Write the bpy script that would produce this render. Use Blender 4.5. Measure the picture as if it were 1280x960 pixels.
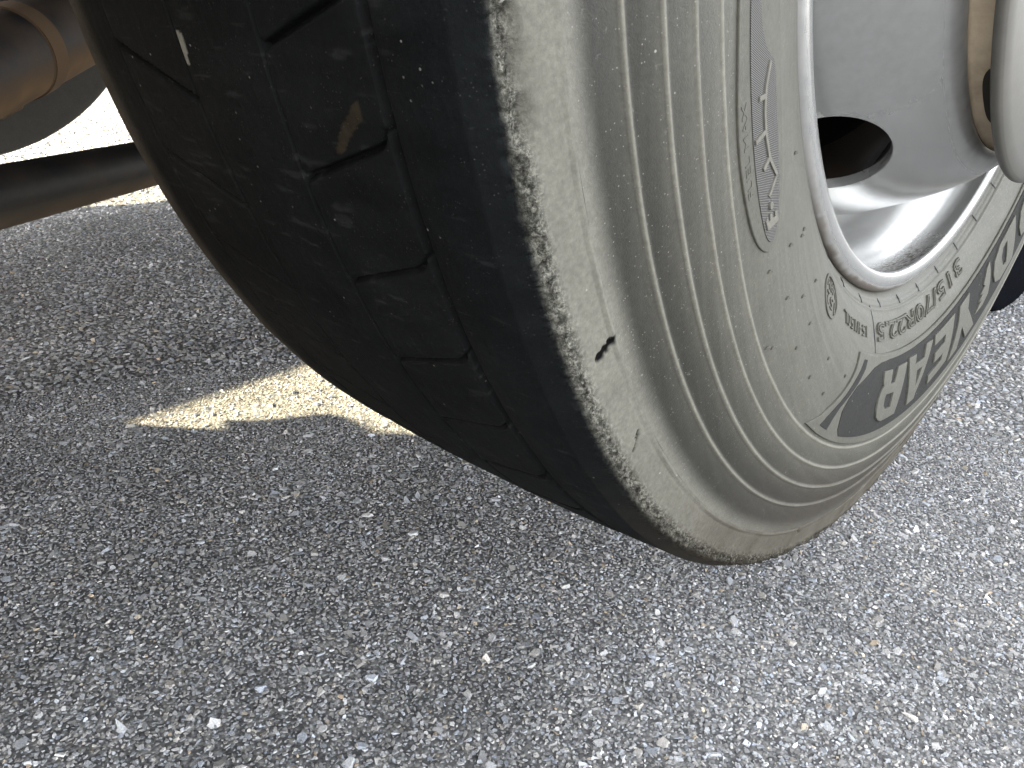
import bpy, bmesh, math, random
import numpy as np
from mathutils import Vector, Matrix
PI = math.pi
rng = np.random.default_rng(7)
random.seed(7)
for o in list(bpy.data.objects):
    bpy.data.objects.remove(o)
SC = bpy.context.scene
COL = SC.collection

# ------------------------------------------------------------------ camera
cam_data = bpy.data.cameras.new("camera")
cam_data.sensor_fit = 'HORIZONTAL'
cam_data.sensor_width = 36.0
cam_data.lens = 1062.15 / 1280 * 36.0
cam_data.clip_start = 0.01
cam_data.clip_end = 2000
cam = bpy.data.objects.new("camera", cam_data)
COL.objects.link(cam)
ax = Vector((0.75202, 0.65785, 0.04126))
ay = Vector((0.29803, -0.28352, -0.91148))
az = Vector((-0.58792, 0.69774, -0.40927))
m = Matrix.Identity(4)
for i in range(3):
    m[i][0] = ax[i]; m[i][1] = -ay[i]; m[i][2] = -az[i]
m[0][3], m[1][3], m[2][3] = 0.3047, -0.6646, 0.5208
cam.matrix_world = m
SC.camera = cam

# ------------------------------------------------------------------ sky, sun, exposure
SUN_EL = 28.0
SUN_AZ = 35.0                                  # from -X towards -Y
W = bpy.data.worlds.new("World")
SC.world = W
W.use_nodes = True
nt = W.node_tree
nt.nodes.clear()
sky = nt.nodes.new('ShaderNodeTexSky')
sky.sky_type = 'NISHITA'
sky.sun_disc = False
sky.sun_elevation = math.radians(SUN_EL)
sky.sun_rotation = math.radians(-90 - SUN_AZ)
sky.dust_density = 2.0
bg = nt.nodes.new('ShaderNodeBackground')
bg.inputs['Strength'].default_value = 0.15
wo = nt.nodes.new('ShaderNodeOutputWorld')
hz = nt.nodes.new('ShaderNodeHueSaturation')          # a pale, hazy sky
hz.inputs['Saturation'].default_value = 0.15
nt.links.new(sky.outputs[0], hz.inputs['Color'])
nt.links.new(hz.outputs[0], bg.inputs[0])
nt.links.new(bg.outputs[0], wo.inputs[0])
sd = bpy.data.lights.new("sun", 'SUN')
sd.energy = 3.6
sd.angle = math.radians(0.53)
sd.color = (1.0, 0.85, 0.55)
sun = bpy.data.objects.new("sun", sd)
COL.objects.link(sun)
e = math.radians(SUN_EL)
sa = math.radians(SUN_AZ)
to_sun = Vector((-math.cos(e) * math.cos(sa), -math.cos(e) * math.sin(sa), math.sin(e)))
sun.rotation_euler = to_sun.to_track_quat('Z', 'Y').to_euler()
sun.location = to_sun * 30
SC.view_settings.view_transform = 'Standard'
SC.view_settings.look = 'None'
SC.view_settings.gamma = 1.0
SC.view_settings.use_curve_mapping = False
SC.view_settings.exposure = 3.65

# ------------------------------------------------------------------ helpers
def tag(o, label=None, cat=None, kind=None, group=None):
    if label: o['label'] = label
    if cat: o['category'] = cat
    if kind: o['kind'] = kind
    if group: o['group'] = group
    return o

def link_mesh(name, me, mat, parent=None):
    o = bpy.data.objects.new(name, me)
    COL.objects.link(o)
    if mat: me.materials.append(mat)
    if parent: o.parent = parent
    return o

def empty(name, parent=None, loc=(0, 0, 0), rot=(0, 0, 0)):
    o = bpy.data.objects.new(name, None)
    COL.objects.link(o)
    o.location = loc; o.rotation_euler = rot
    o.empty_display_size = 0.1
    if parent: o.parent = parent
    return o

def np_mesh(name, V, F, smooth=True):
    """V (n,3); F (k,3) or (k,4) int array"""
    me = bpy.data.meshes.new(name)
    V = np.ascontiguousarray(V, dtype=np.float32); F = np.ascontiguousarray(F, dtype=np.int32)
    k, s = F.shape
    me.vertices.add(len(V)); me.vertices.foreach_set('co', V.ravel())
    me.loops.add(k * s); me.loops.foreach_set('vertex_index', F.ravel())
    me.polygons.add(k)
    me.polygons.foreach_set('loop_start', np.arange(0, k * s, s, dtype=np.int32))
    me.polygons.foreach_set('use_smooth', np.full(k, smooth))
    me.update(calc_edges=True)
    me.validate()
    return me

def set_col(me, C, name='Col'):
    a = me.color_attributes.new(name, 'FLOAT_COLOR', 'POINT')
    C = np.asarray(C, dtype=np.float32)
    if C.shape[1] == 3: C = np.c_[C, np.ones(len(C), dtype=np.float32)]
    a.data.foreach_set('color', np.ascontiguousarray(C, dtype=np.float32).ravel())

def vnoise(x, y, seed=0):
    x = np.asarray(x, float); y = np.asarray(y, float)
    xi = np.floor(x).astype(np.int64); yi = np.floor(y).astype(np.int64)
    fx = x - xi; fy = y - yi
    fx = fx * fx * (3 - 2 * fx); fy = fy * fy * (3 - 2 * fy)
    def h(a, b):
        n = (a * 374761393 + b * 668265263 + seed * 982451653) & 0xffffffff
        n = ((n ^ (n >> 13)) * 1274126177) & 0xffffffff
        return ((n ^ (n >> 16)) & 0xffff) / 65535.0
    return (h(xi, yi) * (1 - fx) + h(xi + 1, yi) * fx) * (1 - fy) + (h(xi, yi + 1) * (1 - fx) + h(xi + 1, yi + 1) * fx) * fy

def fbm(x, y, seed=0, octaves=3):
    s = 0; a = .5; t = 0
    for i in range(octaves):
        s = s + a * vnoise(x * 2 ** i, y * 2 ** i, seed + i); t += a; a *= .5
    return s / t

def sstep(a, b, x):
    t = np.clip((x - a) / (b - a), 0, 1)
    return t * t * (3 - 2 * t)

def revolve_grid(X, R, T, closed=True):
    """X,R arrays (nT, nP) or (nP,), T degrees; the axle is the X axis. Returns V, F"""
    X = np.asarray(X); R = np.asarray(R); T = np.asarray(T)
    nT = len(T)
    if X.ndim == 1: X = np.tile(X, (nT, 1)); R = np.tile(R, (nT, 1))
    nP = X.shape[1]
    t = np.radians(T)[:, None]
    V = np.stack([X, -R * np.cos(t), R * np.sin(t)], -1).reshape(-1, 3)
    i = np.arange(nT if closed else nT - 1)[:, None]; j = np.arange(nP - 1)[None]
    i2 = (i + 1) % nT
    F = np.stack([i * nP + j, i * nP + j + 1, i2 * nP + j + 1, i2 * nP + j], -1).reshape(-1, 4)
    return V, F

def resample(pts, step):
    pts = np.asarray(pts, float)
    d = np.r_[0, np.cumsum(np.linalg.norm(np.diff(pts, axis=0), axis=1))]
    n = max(2, int(round(d[-1] / step)) + 1)
    # Catmull-Rom like smoothing by cubic interpolation on chord length
    s = np.linspace(0, d[-1], n)
    m_ = np.gradient(pts, d, axis=0)
    out = []
    for v in s:
        k = min(max(np.searchsorted(d, v) - 1, 0), len(d) - 2)
        h = d[k + 1] - d[k]; t = (v - d[k]) / h
        out.append((2*t**3-3*t**2+1)*pts[k] + (t**3-2*t**2+t)*h*m_[k] + (-2*t**3+3*t**2)*pts[k+1] + (t**3-t**2)*h*m_[k+1])
    return np.array(out)

def bm_box(bm, c, s, rot=None):
    r = bmesh.ops.create_cube(bm, size=1.0)
    M = Matrix.Translation(c) @ (rot.to_4x4() if rot else Matrix.Identity(4)) @ Matrix.Diagonal((*s, 1))
    bmesh.ops.transform(bm, matrix=M, verts=r['verts'])
    return r['verts']

def bm_tube(bm, p0, p1, r0, r1=None, seg=32, caps=True):
    p0 = Vector(p0); p1 = Vector(p1); r1 = r0 if r1 is None else r1
    d = (p1 - p0); L = d.length
    r = bmesh.ops.create_cone(bm, cap_ends=caps, segments=seg, radius1=r0, radius2=r1, depth=L)
    M = Matrix.Translation((p0 + p1) / 2) @ d.to_track_quat('Z', 'Y').to_matrix().to_4x4()
    bmesh.ops.transform(bm, matrix=M, verts=r['verts'])

def bm_obj(name, bm, mat, parent=None, smooth=None, bevel=None):
    me = bpy.data.meshes.new(name)
    if bevel:
        ed = [e_ for e_ in bm.edges if len(e_.link_faces) == 2 and e_.calc_face_angle(0) > 0.6]
        bmesh.ops.bevel(bm, geom=ed, offset=bevel, segments=2, affect='EDGES', clamp_overlap=True)
    bm.to_mesh(me); bm.free()
    if smooth:
        for p in me.polygons: p.use_smooth = True
        me.set_sharp_from_angle(angle=math.radians(smooth))
    return link_mesh(name, me, mat, parent)

# ------------------------------------------------------------------ materials
class NT:
    def __init__(s, name):
        s.m = bpy.data.materials.new(name); s.m.use_nodes = True
        s.t = s.m.node_tree; s.n = s.t.nodes; s.b = s.n['Principled BSDF']
        s.tc = s.n.new('ShaderNodeTexCoord')
    def new(s, typ, **kw):
        x = s.n.new(typ)
        for k, v in kw.items():
            if k in x.inputs: x.inputs[k].default_value = v
            else: setattr(x, k, v)
        return x
    def l(s, a, b): s.t.links.new(a, b)
    def noise(s, scale, detail=4, rough=.6, vec=None, stretch=None):
        x = s.new('ShaderNodeTexNoise', Scale=scale, Detail=detail, Roughness=rough)
        v = vec or s.tc.outputs['Object']
        if stretch:
            mp = s.new('ShaderNodeMapping'); mp.inputs['Scale'].default_value = stretch
            s.l(v, mp.inputs[0]); v = mp.outputs[0]
        s.l(v, x.inputs['Vector']); return x.outputs['Fac']
    def ramp(s, fac, stops):
        r = s.new('ShaderNodeValToRGB'); el = r.color_ramp.elements
        while len(el) < len(stops): el.new(.5)
        for e_, (p, c) in zip(el, stops):
            e_.position = p; e_.color = (*c, 1) if not isinstance(c, (int, float)) else (c, c, c, 1)
        s.l(fac, r.inputs[0]); return r.outputs[0]
    def mix(s, fac, a, b, mode='MIX'):
        x = s.n.new('ShaderNodeMix'); x.data_type = 'RGBA'; x.blend_type = mode
        for sock, v in ((x.inputs[0], fac), (x.inputs[6], a), (x.inputs[7], b)):
            if isinstance(v, (int, float)): sock.default_value = v
            elif isinstance(v, tuple): sock.default_value = (*v, 1)
            else: s.l(v, sock)
        return x.outputs[2]
    def math(s, op, a, b=None):
        x = s.n.new('ShaderNodeMath'); x.operation = op
        for sock, v in ((x.inputs[0], a), (x.inputs[1], b)):
            if v is None: continue
            if isinstance(v, (int, float)): sock.default_value = v
            else: s.l(v, sock)
        return x.outputs[0]
    def attr(s, name):
        x = s.n.new('ShaderNodeAttribute'); x.attribute_name = name; return x.outputs['Color']
    def bump(s, h, dist, strength=1.0, prev=None):
        x = s.n.new('ShaderNodeBump'); x.inputs['Distance'].default_value = dist; x.inputs['Strength'].default_value = strength
        s.l(h, x.inputs['Height'])
        if prev: s.l(prev, x.inputs['Normal'])
        return x.outputs[0]

def rubber(name, attr=True, grit=False,  base=(.05, .05, .048), rough=.62, specks=True, spec=.3):
    k = NT(name)
    c = k.attr('Col') if attr else None
    n1 = k.ramp(k.noise(35, 5, .65), [(.3, .9), (.7, 1.1)])
    n2 = k.ramp(k.noise(420, 3, .6), [(.3, .84), (.7, 1.15)])
    col = k.mix(1.0, c if attr else base, n1, 'MULTIPLY')
    col = k.mix(1.0, col, n2, 'MULTIPLY')
    if specks:
        v = k.new('ShaderNodeTexVoronoi', Scale=210.0)
        k.l(k.tc.outputs['Object'], v.inputs['Vector'])
        dot = k.ramp(v.outputs['Distance'], [(.07, 1.0), (.13, 0.0)])
        sel = k.ramp(k.noise(90, 2), [(.60, 0.0), (.66, 1.0)])
        f = k.math('MULTIPLY', k.math('MULTIPLY', dot, sel), .4)
        col = k.mix(f, col, (.42, .40, .36))
        scr = k.ramp(k.noise(120, 2, .5, stretch=(.25, 3, 3)), [(.70, 0.0), (.80, 1.0)])
        col = k.mix(k.math('MULTIPLY', scr, .035 if grit else .10), col, (.35, .34, .32))
    if attr:
        vf = k.new('ShaderNodeTexVoronoi', Scale=520.0)
        k.l(k.tc.outputs['Object'], vf.inputs['Vector'])
        fd = k.ramp(vf.outputs['Distance'], [(.10, 1.0), (.20, 0.0)])
        fs = k.ramp(k.noise(150, 3), [(.50, 0.0), (.56, 1.0)])
        col = k.mix(k.math('MULTIPLY', k.math('MULTIPLY', fd, fs), .08 if grit else .34), col, (.30, .285, .25))
    if grit:
        gn = k.noise(620, 3, .7); ga = k.attr('Grit')
        gc = k.ramp(gn, [(.36, .25), (.50, .8), (.62, 1.7)])
        col = k.mix(ga, col, k.mix(1.0, col, gc, 'MULTIPLY'))
    k.l(col, k.b.inputs['Base Color'])
    k.b.inputs['Roughness'].default_value = rough
    k.b.inputs['Specular IOR Level'].default_value = spec
    b = k.bump(k.noise(1100, 3, .7), .00035, .6)
    b = k.bump(k.noise(60, 4, .6), .0008, .08, b)
    if grit: b = k.bump(k.math('MULTIPLY', gn, ga), .0030, .8, b)
    k.l(b, k.b.inputs['Normal'])
    return k.m

def painted(name, base, rough=.4, metallic=0.0, dirt=(.10, .07, .045), dirt_amt=.3, attr=None, coat=0.0, scale=9.0, spec=.5, deep=None):
    k = NT(name)
    k.b.inputs['Specular IOR Level'].default_value = spec
    n = k.noise(scale, 6, .68)
    d = k.ramp(n, [(.38, 0.0), (.90, 1.0)])
    f = k.math('MULTIPLY', d, dirt_amt)
    if attr:
        f = k.math('MAXIMUM', f, k.attr(attr))
        dirt = k.mix(k.attr(attr), dirt, deep) if deep else dirt
    base_c = k.mix(k.ramp(k.noise(160, 4), [(.35, 0.0), (.7, .35)]), base, tuple(x * .72 for x in base))
    col = k.mix(f, base_c, dirt)
    k.l(col, k.b.inputs['Base Color'])
    r = k.math('ADD', k.math('MULTIPLY', f, .5), rough)
    k.l(r, k.b.inputs['Roughness'])
    mm = k.math('MULTIPLY', k.math('SUBTRACT', 1.0, f), metallic)
    k.l(mm, k.b.inputs['Metallic'])
    k.b.inputs['Coat Weight'].default_value = coat
    k.b.inputs['Coat Roughness'].default_value = .25
    b = k.bump(k.noise(300, 3, .6), .0004, .10)
    k.l(b, k.b.inputs['Normal'])
    return k.m

M_TYRE = rubber('worn_rubber')
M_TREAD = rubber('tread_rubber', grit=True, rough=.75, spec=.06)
M_DARK = rubber('dark_rubber', attr=False, base=(.03, .031, .033), rough=.7)
M_PANEL = rubber('serrated_dark_rubber', attr=False, base=(.0215, .0212, .0205), rough=.85, spec=.08)
M_LIGHT = rubber('dusty_grey_rubber', attr=False, base=(.0575, .0555, .0450), rough=.7)
M_VENT = rubber('vent_rubber', attr=False, base=(.060, .057, .047), rough=.7, specks=False)
M_PALE = rubber('pale_rubbed_rubber', attr=False, base=(.092, .087, .073), rough=.7)
M_FAR = rubber('dark_tyre_rubber', attr=False, base=(.050, .046, .040), rough=.8)
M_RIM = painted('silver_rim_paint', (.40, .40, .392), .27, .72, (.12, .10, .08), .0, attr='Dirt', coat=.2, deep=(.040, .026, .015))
M_COVER = painted('grey_cover_paint', (.076, .0735, .066), .5, .3, (.2, .17, .13), .25)
M_RUSTY = painted('rusty_hub_steel', (.50, .41, .30), .75, 0.0, (.16, .10, .06), .5, scale=60)
M_BLACK = painted('black_chassis_paint', (.008, .008, .009), .55, 0.0, (.15, .11, .075), .35, attr='Dirt', scale=22, spec=.25)
M_SLOT_SHADE = painted('slot_shade_dark', (.03, .028, .024), .7, 0.0, (.06, .05, .04), .3, spec=.05)  # colour of the shade inside the hub slots
M_BODY = painted('dark_body_paint', (.045, .046, .048), .5, 0.0, (.1, .08, .06), .4)

def hatch_material():
    k = NT('hatched_rubber')
    uv = k.attr('Srf')
    mp = k.new('ShaderNodeMapping'); mp.inputs['Rotation'].default_value = (0, 0, math.radians(38))
    k.l(uv, mp.inputs[0])
    w = k.new('ShaderNodeTexWave', Scale=480.0)
    w.wave_type = 'BANDS'; w.bands_direction = 'X'; w.wave_profile = 'SIN'
    k.l(mp.outputs[0], w.inputs['Vector'])
    col = k.mix(w.outputs['Fac'], (.014, .014, .014), (.085, .081, .072))
    k.l(col, k.b.inputs['Base Color']); k.b.inputs['Roughness'].default_value = .7
    k.l(k.bump(w.outputs['Fac'], .0005, .7), k.b.inputs['Normal'])
    return k.m
M_HATCH = hatch_material()

def asphalt_material():
    k = NT('asphalt')
    v = k.new('ShaderNodeTexVoronoi', Scale=230.0); v.feature = 'F1'
    k.l(k.tc.outputs['Object'], v.inputs['Vector'])
    v2 = k.new('ShaderNodeTexVoronoi', Scale=520.0); k.l(k.tc.outputs['Object'], v2.inputs['Vector'])
    sep = k.new('ShaderNodeSeparateColor'); k.l(v.outputs['Color'], sep.inputs[0])
    grey = k.ramp(sep.outputs[0], [(0.0, (.11, .11, .113)), (.45, (.18, .18, .18)), (.8, (.26, .257, .248)), (1.0, (.36, .352, .335))])
    edge = k.ramp(v.outputs['Distance'], [(.15, 1.0), (.62, .5)])
    col = k.mix(1.0, grey, edge, 'MULTIPLY')
    big = k.ramp(k.noise(4.5, 6, .65), [(.3, .72), (.7, 1.2)])
    col = k.mix(1.0, col, big, 'MULTIPLY')
    k.l(col, k.b.inputs['Base Color'])
    k.b.inputs['Roughness'].default_value = .85; k.b.inputs['Specular IOR Level'].default_value = .15
    h = k.math('ADD', k.math('MULTIPLY', v.outputs['Distance'], -1.0), k.math('MULTIPLY', v2.outputs['Distance'], -.4))
    k.l(k.bump(h, .002, .45), k.b.inputs['Normal'])
    return k.m
M_ASPHALT = asphalt_material()

def stone_material():
    k = NT('asphalt_aggregate')
    c = k.attr('Col')
    n = k.ramp(k.noise(900, 4, .7), [(.3, .62), (.7, 1.38)])
    big = k.ramp(k.noise(4.5, 6, .65), [(.3, .72), (.7, 1.2)])
    k.l(k.mix(1.0, k.mix(1.0, c, n, 'MULTIPLY'), big, 'MULTIPLY'), k.b.inputs['Base Color'])
    k.b.inputs['Roughness'].default_value = .7; k.b.inputs['Specular IOR Level'].default_value = .2
    k.l(k.bump(k.noise(1500, 2), .0003, .5), k.b.inputs['Normal'])
    return k.m
M_STONE = stone_material()

# ------------------------------------------------------------------ ground
def build_ground():
    bm = bmesh.new()
    xs = [-400, -60, -12, -4, -1, 1, 4, 12, 60, 400]
    vs = [[bm.verts.new((x, y, 0)) for y in xs] for x in xs]
    for i in range(len(xs) - 1):
        for j in range(len(xs) - 1):
            bm.faces.new((vs[i][j], vs[i + 1][j], vs[i + 1][j + 1], vs[i][j + 1]))
    o = bm_obj('asphalt_ground', bm, M_ASPHALT)
    tag(o, 'worn grey asphalt ground of tightly packed stone chips', 'asphalt', 'structure')
    return o
build_ground()

def build_stones():
    """Crushed stone chips standing out of the bitumen: about 5 mm apart near the camera."""
    cx, cy = 0.3047, -0.6646
    pts = []
    def layer(x0, x1, y0, y1, cell, rmin, rmax, keep, cond):
        gx = np.arange(x0, x1, cell); gy = np.arange(y0, y1, cell)
        X, Y = np.meshgrid(gx, gy); X = X.ravel(); Y = Y.ravel()
        X = X + rng.uniform(-.5, .5, len(X)) * cell; Y = Y + rng.uniform(-.5, .5, len(Y)) * cell
        d = np.hypot(X - cx, Y - cy)
        ok = cond(X, Y, d) & (rng.random(len(X)) < keep)
        X, Y = X[ok], Y[ok]
        r = rmin + (rmax - rmin) * rng.random(len(X)) ** 2.0
        pts.append(np.c_[X, Y, r])
    # what the camera can see of the ground, with a margin: everything in front of it, not behind
    def front(X, Y): return ((X - cx) * -.588 + (Y - cy) * .698) > -.02
    def seen(X, Y):
        a = (X - cx) * .752 + (Y - cy) * .658; b = (X - cx) * -.588 + (Y - cy) * .698
        edge = np.minimum((.80 * (b + .34) - np.abs(a)) / (.12 + .2 * np.maximum(b, 0)), 1)
        return front(X, Y) & (edge > rng.random(len(X)))
    layer(-1.2, .9, -.9, 1.1, .0036, .0012, .0027, .98, lambda X, Y, d: seen(X, Y) & (d < 1.25))
    layer(-1.2, .9, -.9, 1.1, .013, .0028, .0058, .35, lambda X, Y, d: seen(X, Y) & (d < 1.4))
    layer(-2.4, 1.0, -.9, 2.0, .0075, .0025, .0052, .95, lambda X, Y, d: seen(X, Y) & (d >= 1.25) & (d < 2.3))
    layer(-5.5, .6, -.6, 4.0, .013, .0040, .0075, .95, lambda X, Y, d: seen(X, Y) & (d >= 2.3) & (d < 4.8) & (X < -1.0) & (Y < 2.6))
    P = np.concatenate(pts); n = len(P)
    k = 5
    a = np.linspace(0, 2 * PI, k, endpoint=False)[None] + rng.uniform(-.48, .48, (n, k)) + rng.uniform(0, 6.28, (n, 1))
    st = rng.uniform(.38, .95, (n, 1)); ang = rng.uniform(0, PI, (n, 1))
    def ring(scale, z, jit):
        rr = P[:, 2:3] / np.sqrt(st) * scale * rng.uniform(1 - jit, 1 + jit, (n, k))
        x = rr * np.cos(a); y = rr * np.sin(a) * st
        X = x * np.cos(ang) - y * np.sin(ang); Y = x * np.sin(ang) + y * np.cos(ang)
        return np.stack([X + P[:, 0:1], Y + P[:, 1:2], z], -1)
    hgt = P[:, 2:3] * rng.uniform(.08, .44, (n, 1))
    tilt = rng.normal(0, .34, (n, 2))
    low = ring(1.12, np.full((n, k), -.0012), .18)
    top = ring(.80, np.zeros((n, k)), .2)
    top[:, :, 2] = hgt + (top[:, :, 0] - P[:, 0:1]) * tilt[:, 0:1] + (top[:, :, 1] - P[:, 1:2]) * tilt[:, 1:2]
    V = np.concatenate([low, top], 1).reshape(-1, 3)
    base = (np.arange(n) * 2 * k)[:, None, None]
    i = np.arange(k)
    q = np.stack([i, (i + 1) % k, (i + 1) % k + k, i + k], -1)
    q1 = q[:, [0, 1, 2]]; q2 = q[:, [0, 2, 3]]
    tp = np.array([[k, k + j, k + j + 1] for j in range(1, k - 1)])
    tri = np.concatenate([q1, q2, tp])
    F = (tri[None] + base).reshape(-1, 3)
    me = np_mesh('aggregate', V, F, smooth=False)
    g = rng.random(n)
    val = np.where(g < .45, rng.uniform(.15, .25, n), np.where(g < .92, rng.uniform(.23, .36, n), rng.uniform(.36, .56, n)))
    C = val[:, None] * np.array([[1.0, 1.0, 1.0]])
    C = C * (1 + rng.normal(0, .02, (n, 1)) * np.array([[1.6, .2, -1.8]]))
    tan = rng.random(n) < .02
    C[tan] = C[tan] * np.array([1.12, .95, .74])
    blue = rng.random(n) < .18
    C[blue] = C[blue] * np.array([.94, .98, 1.05])
    set_col(me, np.repeat(C, 2 * k, axis=0))
    o = link_mesh('stone_chips', me, M_STONE)
    tag(o, 'grey and white crushed stone chips set in the asphalt surface', 'stone chips', 'stuff')
    print('stones', n)
build_stones()

# ------------------------------------------------------------------ truck root
truck = empty('truck')
tag(truck, 'dark truck seen at its raised axle wheel with worn tyre and silver rim', 'truck')

HC = 0.638                                     # axle height of the raised wheel
wheel = empty('wheel', truck, (0, 0, HC), (math.radians(10), 0, 0))
wheel['label'] = 'near raised wheel with worn tyre and silver rim'

# ---- sidewall profile (x, r), outer side, from shoulder step to bead
SIDE = np.array([(.1366, .4664), (.1400, .4555), (.143, .445), (.1461, .437), (.1484, .4302), (.1502, .423), (.1515, .4158), (.1523, .408), (.1527, .4014), (.1531, .388), (.1526, .374), (.1508, .358), (.1475, .342), (.1432, .327), (.1385, .315), (.133, .3055), (.1255, .2975)])
SIDE_S = resample(SIDE, .0008)
_o = np.argsort(SIDE_S[:, 1]); _rs = SIDE_S[_o, 1]; _xs = SIDE_S[_o, 0]
def side_x(r): return np.interp(r, _rs, _xs)
def side_n(r):
    d = (side_x(r + .002) - side_x(r - .002)) / .004
    n = np.stack([np.ones_like(r), -d], -1)
    return n / np.linalg.norm(n, axis=-1, keepdims=True)
def on_side(Tdeg, r, h=0.0):
    Tdeg = np.asarray(Tdeg, float); r = np.asarray(r, float)
    nn = side_n(r); x = side_x(r) + nn[..., 0] * h; rr = r + nn[..., 1] * h
    t = np.radians(Tdeg)
    return np.stack([x, -rr * np.cos(t), rr * np.sin(t)], -1)

RIBS = [.445, .4302, .4158, .4014]
LIGHT = np.array([.0570, .0550, .0445])
def tyre_sidewall():
    P = SIDE_S
    d = np.gradient(P, axis=0); d /= np.linalg.norm(d, axis=1, keepdims=True)
    N = np.c_[-d[:, 1], d[:, 0]]; N *= np.sign(N[:, :1])
    T = np.arange(0, 360, .5)
    s, r = P[:, 0], P[:, 1]
    h = np.zeros(len(P))
    for c, w, a in [(.445, .0011, .0013), (.4302, .0010, .0012), (.4158, .0009, .0010), (.4014, .0008, .0007)]:
        h += a * np.exp(-((r - c) / w) ** 2 * 1.4)
    h -= .0007 * np.exp(-((r - .3078) / .0007) ** 2)          # rim centring lines
    h += .0005 * np.exp(-((r - .3092) / .0008) ** 2)
    h -= .0004 * np.exp(-((r - .3040) / .0006) ** 2)
    und = (fbm(np.radians(T)[:, None] * r[None] * 30, r[None] * 40, 3) - .5) * .0006
    H = h[None] + und * sstep(.466, .45, r)[None]
    X = P[None, :, 0] + N[None, :, 0] * H; R = P[None, :, 1] + N[None, :, 1] * H
    V, F = revolve_grid(X, R, T)
    me = np_mesh('sidewall', V, F)
    rr = np.tile(r, len(T)); tt = np.repeat(T, len(r)); tt = np.where(tt > 180, tt - 360, tt)
    C = np.zeros((len(rr), 3))
    band = np.array([.0165, .0158, .0127])
    k = sstep(.4014, .380, rr) * .45 + .55 * sstep(.402, .3995, rr)     # smooth dusty lower wall
    g = sstep(.450, .402, rr)
    C = band * (1 + 1.5 * g[:, None])
    C = C * (1 - k[:, None]) + LIGHT * k[:, None]
    sh = sstep(.4560, .4665, rr)[:, None]                               # scuffed shoulder fade
    C = C * (1 - sh) + np.array([.108, .1045, .089]) * sh
    for c in RIBS:
        f = np.exp(-((rr - c) / .0009) ** 2)[:, None] * .9
        f = np.maximum(f, (np.exp(-np.maximum(rr - c, 0) / .003) * (rr > c) * .30)[:, None])
        C = C * (1 - f) + np.array([.155, .148, .123]) * f
    n = fbm(tt * 1.2, rr * 160, 11, 4); n2 = fbm(tt * .2, rr * 30, 21, 3)
    C *= (.96 + .08 * n[:, None]) * (.95 + .10 * n2[:, None])
    shade_and_mud = sstep(-34, -66, tt) * sstep(-150, -120, tt) * sstep(.400, .450, rr) * (.55 + .45 * fbm(tt * .8, rr * 200, 31))  # shade towards the ground, painted brown into the lower outer wall
    C = C * (1 - .85 * shade_and_mud[:, None]) + np.array([.036, .029, .021]) * .85 * shade_and_mud[:, None]
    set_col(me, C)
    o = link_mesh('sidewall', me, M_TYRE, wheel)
    return o
tyre_sidewall()

# ---- tread with shoulders
G1, G2, G3, G4 = .0868, .0285, -.0285, -.0868
def tread_grid(T, xstep, detail=True):
    xs = list(np.arange(-.120, .1201, xstep))
    for c, w in ((G1, .0027), (G2, .0013), (G3, .0013), (G4, .0014)):
        xs = [x for x in xs if abs(x - c) > w + xstep * .6]
        xs += [c - w - .0004, c - w, c - w * .8, c, c + w * .8, c + w, c + w + .0004]
    xs = np.array(sorted(xs))
    def crown(x):
        return .5003 - .0018 * (np.abs(x) / .0868) ** 2.2 - .0
    prof = [(x, crown(x)) for x in xs]
    out = resample([(.120, crown(.120)), (.1255, .4937), (.1295, .4912), (.1322, .4868), (.1338, .4800), (.1352, .4735), (.1366, .4664)], .0009)
    inn = resample([(-.150, .4370), (-.144, .4540), (-.138, .4690), (-.1335, .4800), (-.1300, .4890), (-.1255, .4935), (-.120, crown(.120))], .0015)
    P = np.concatenate([inn[:-1], np.array(prof), out[1:]])
    return P

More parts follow.
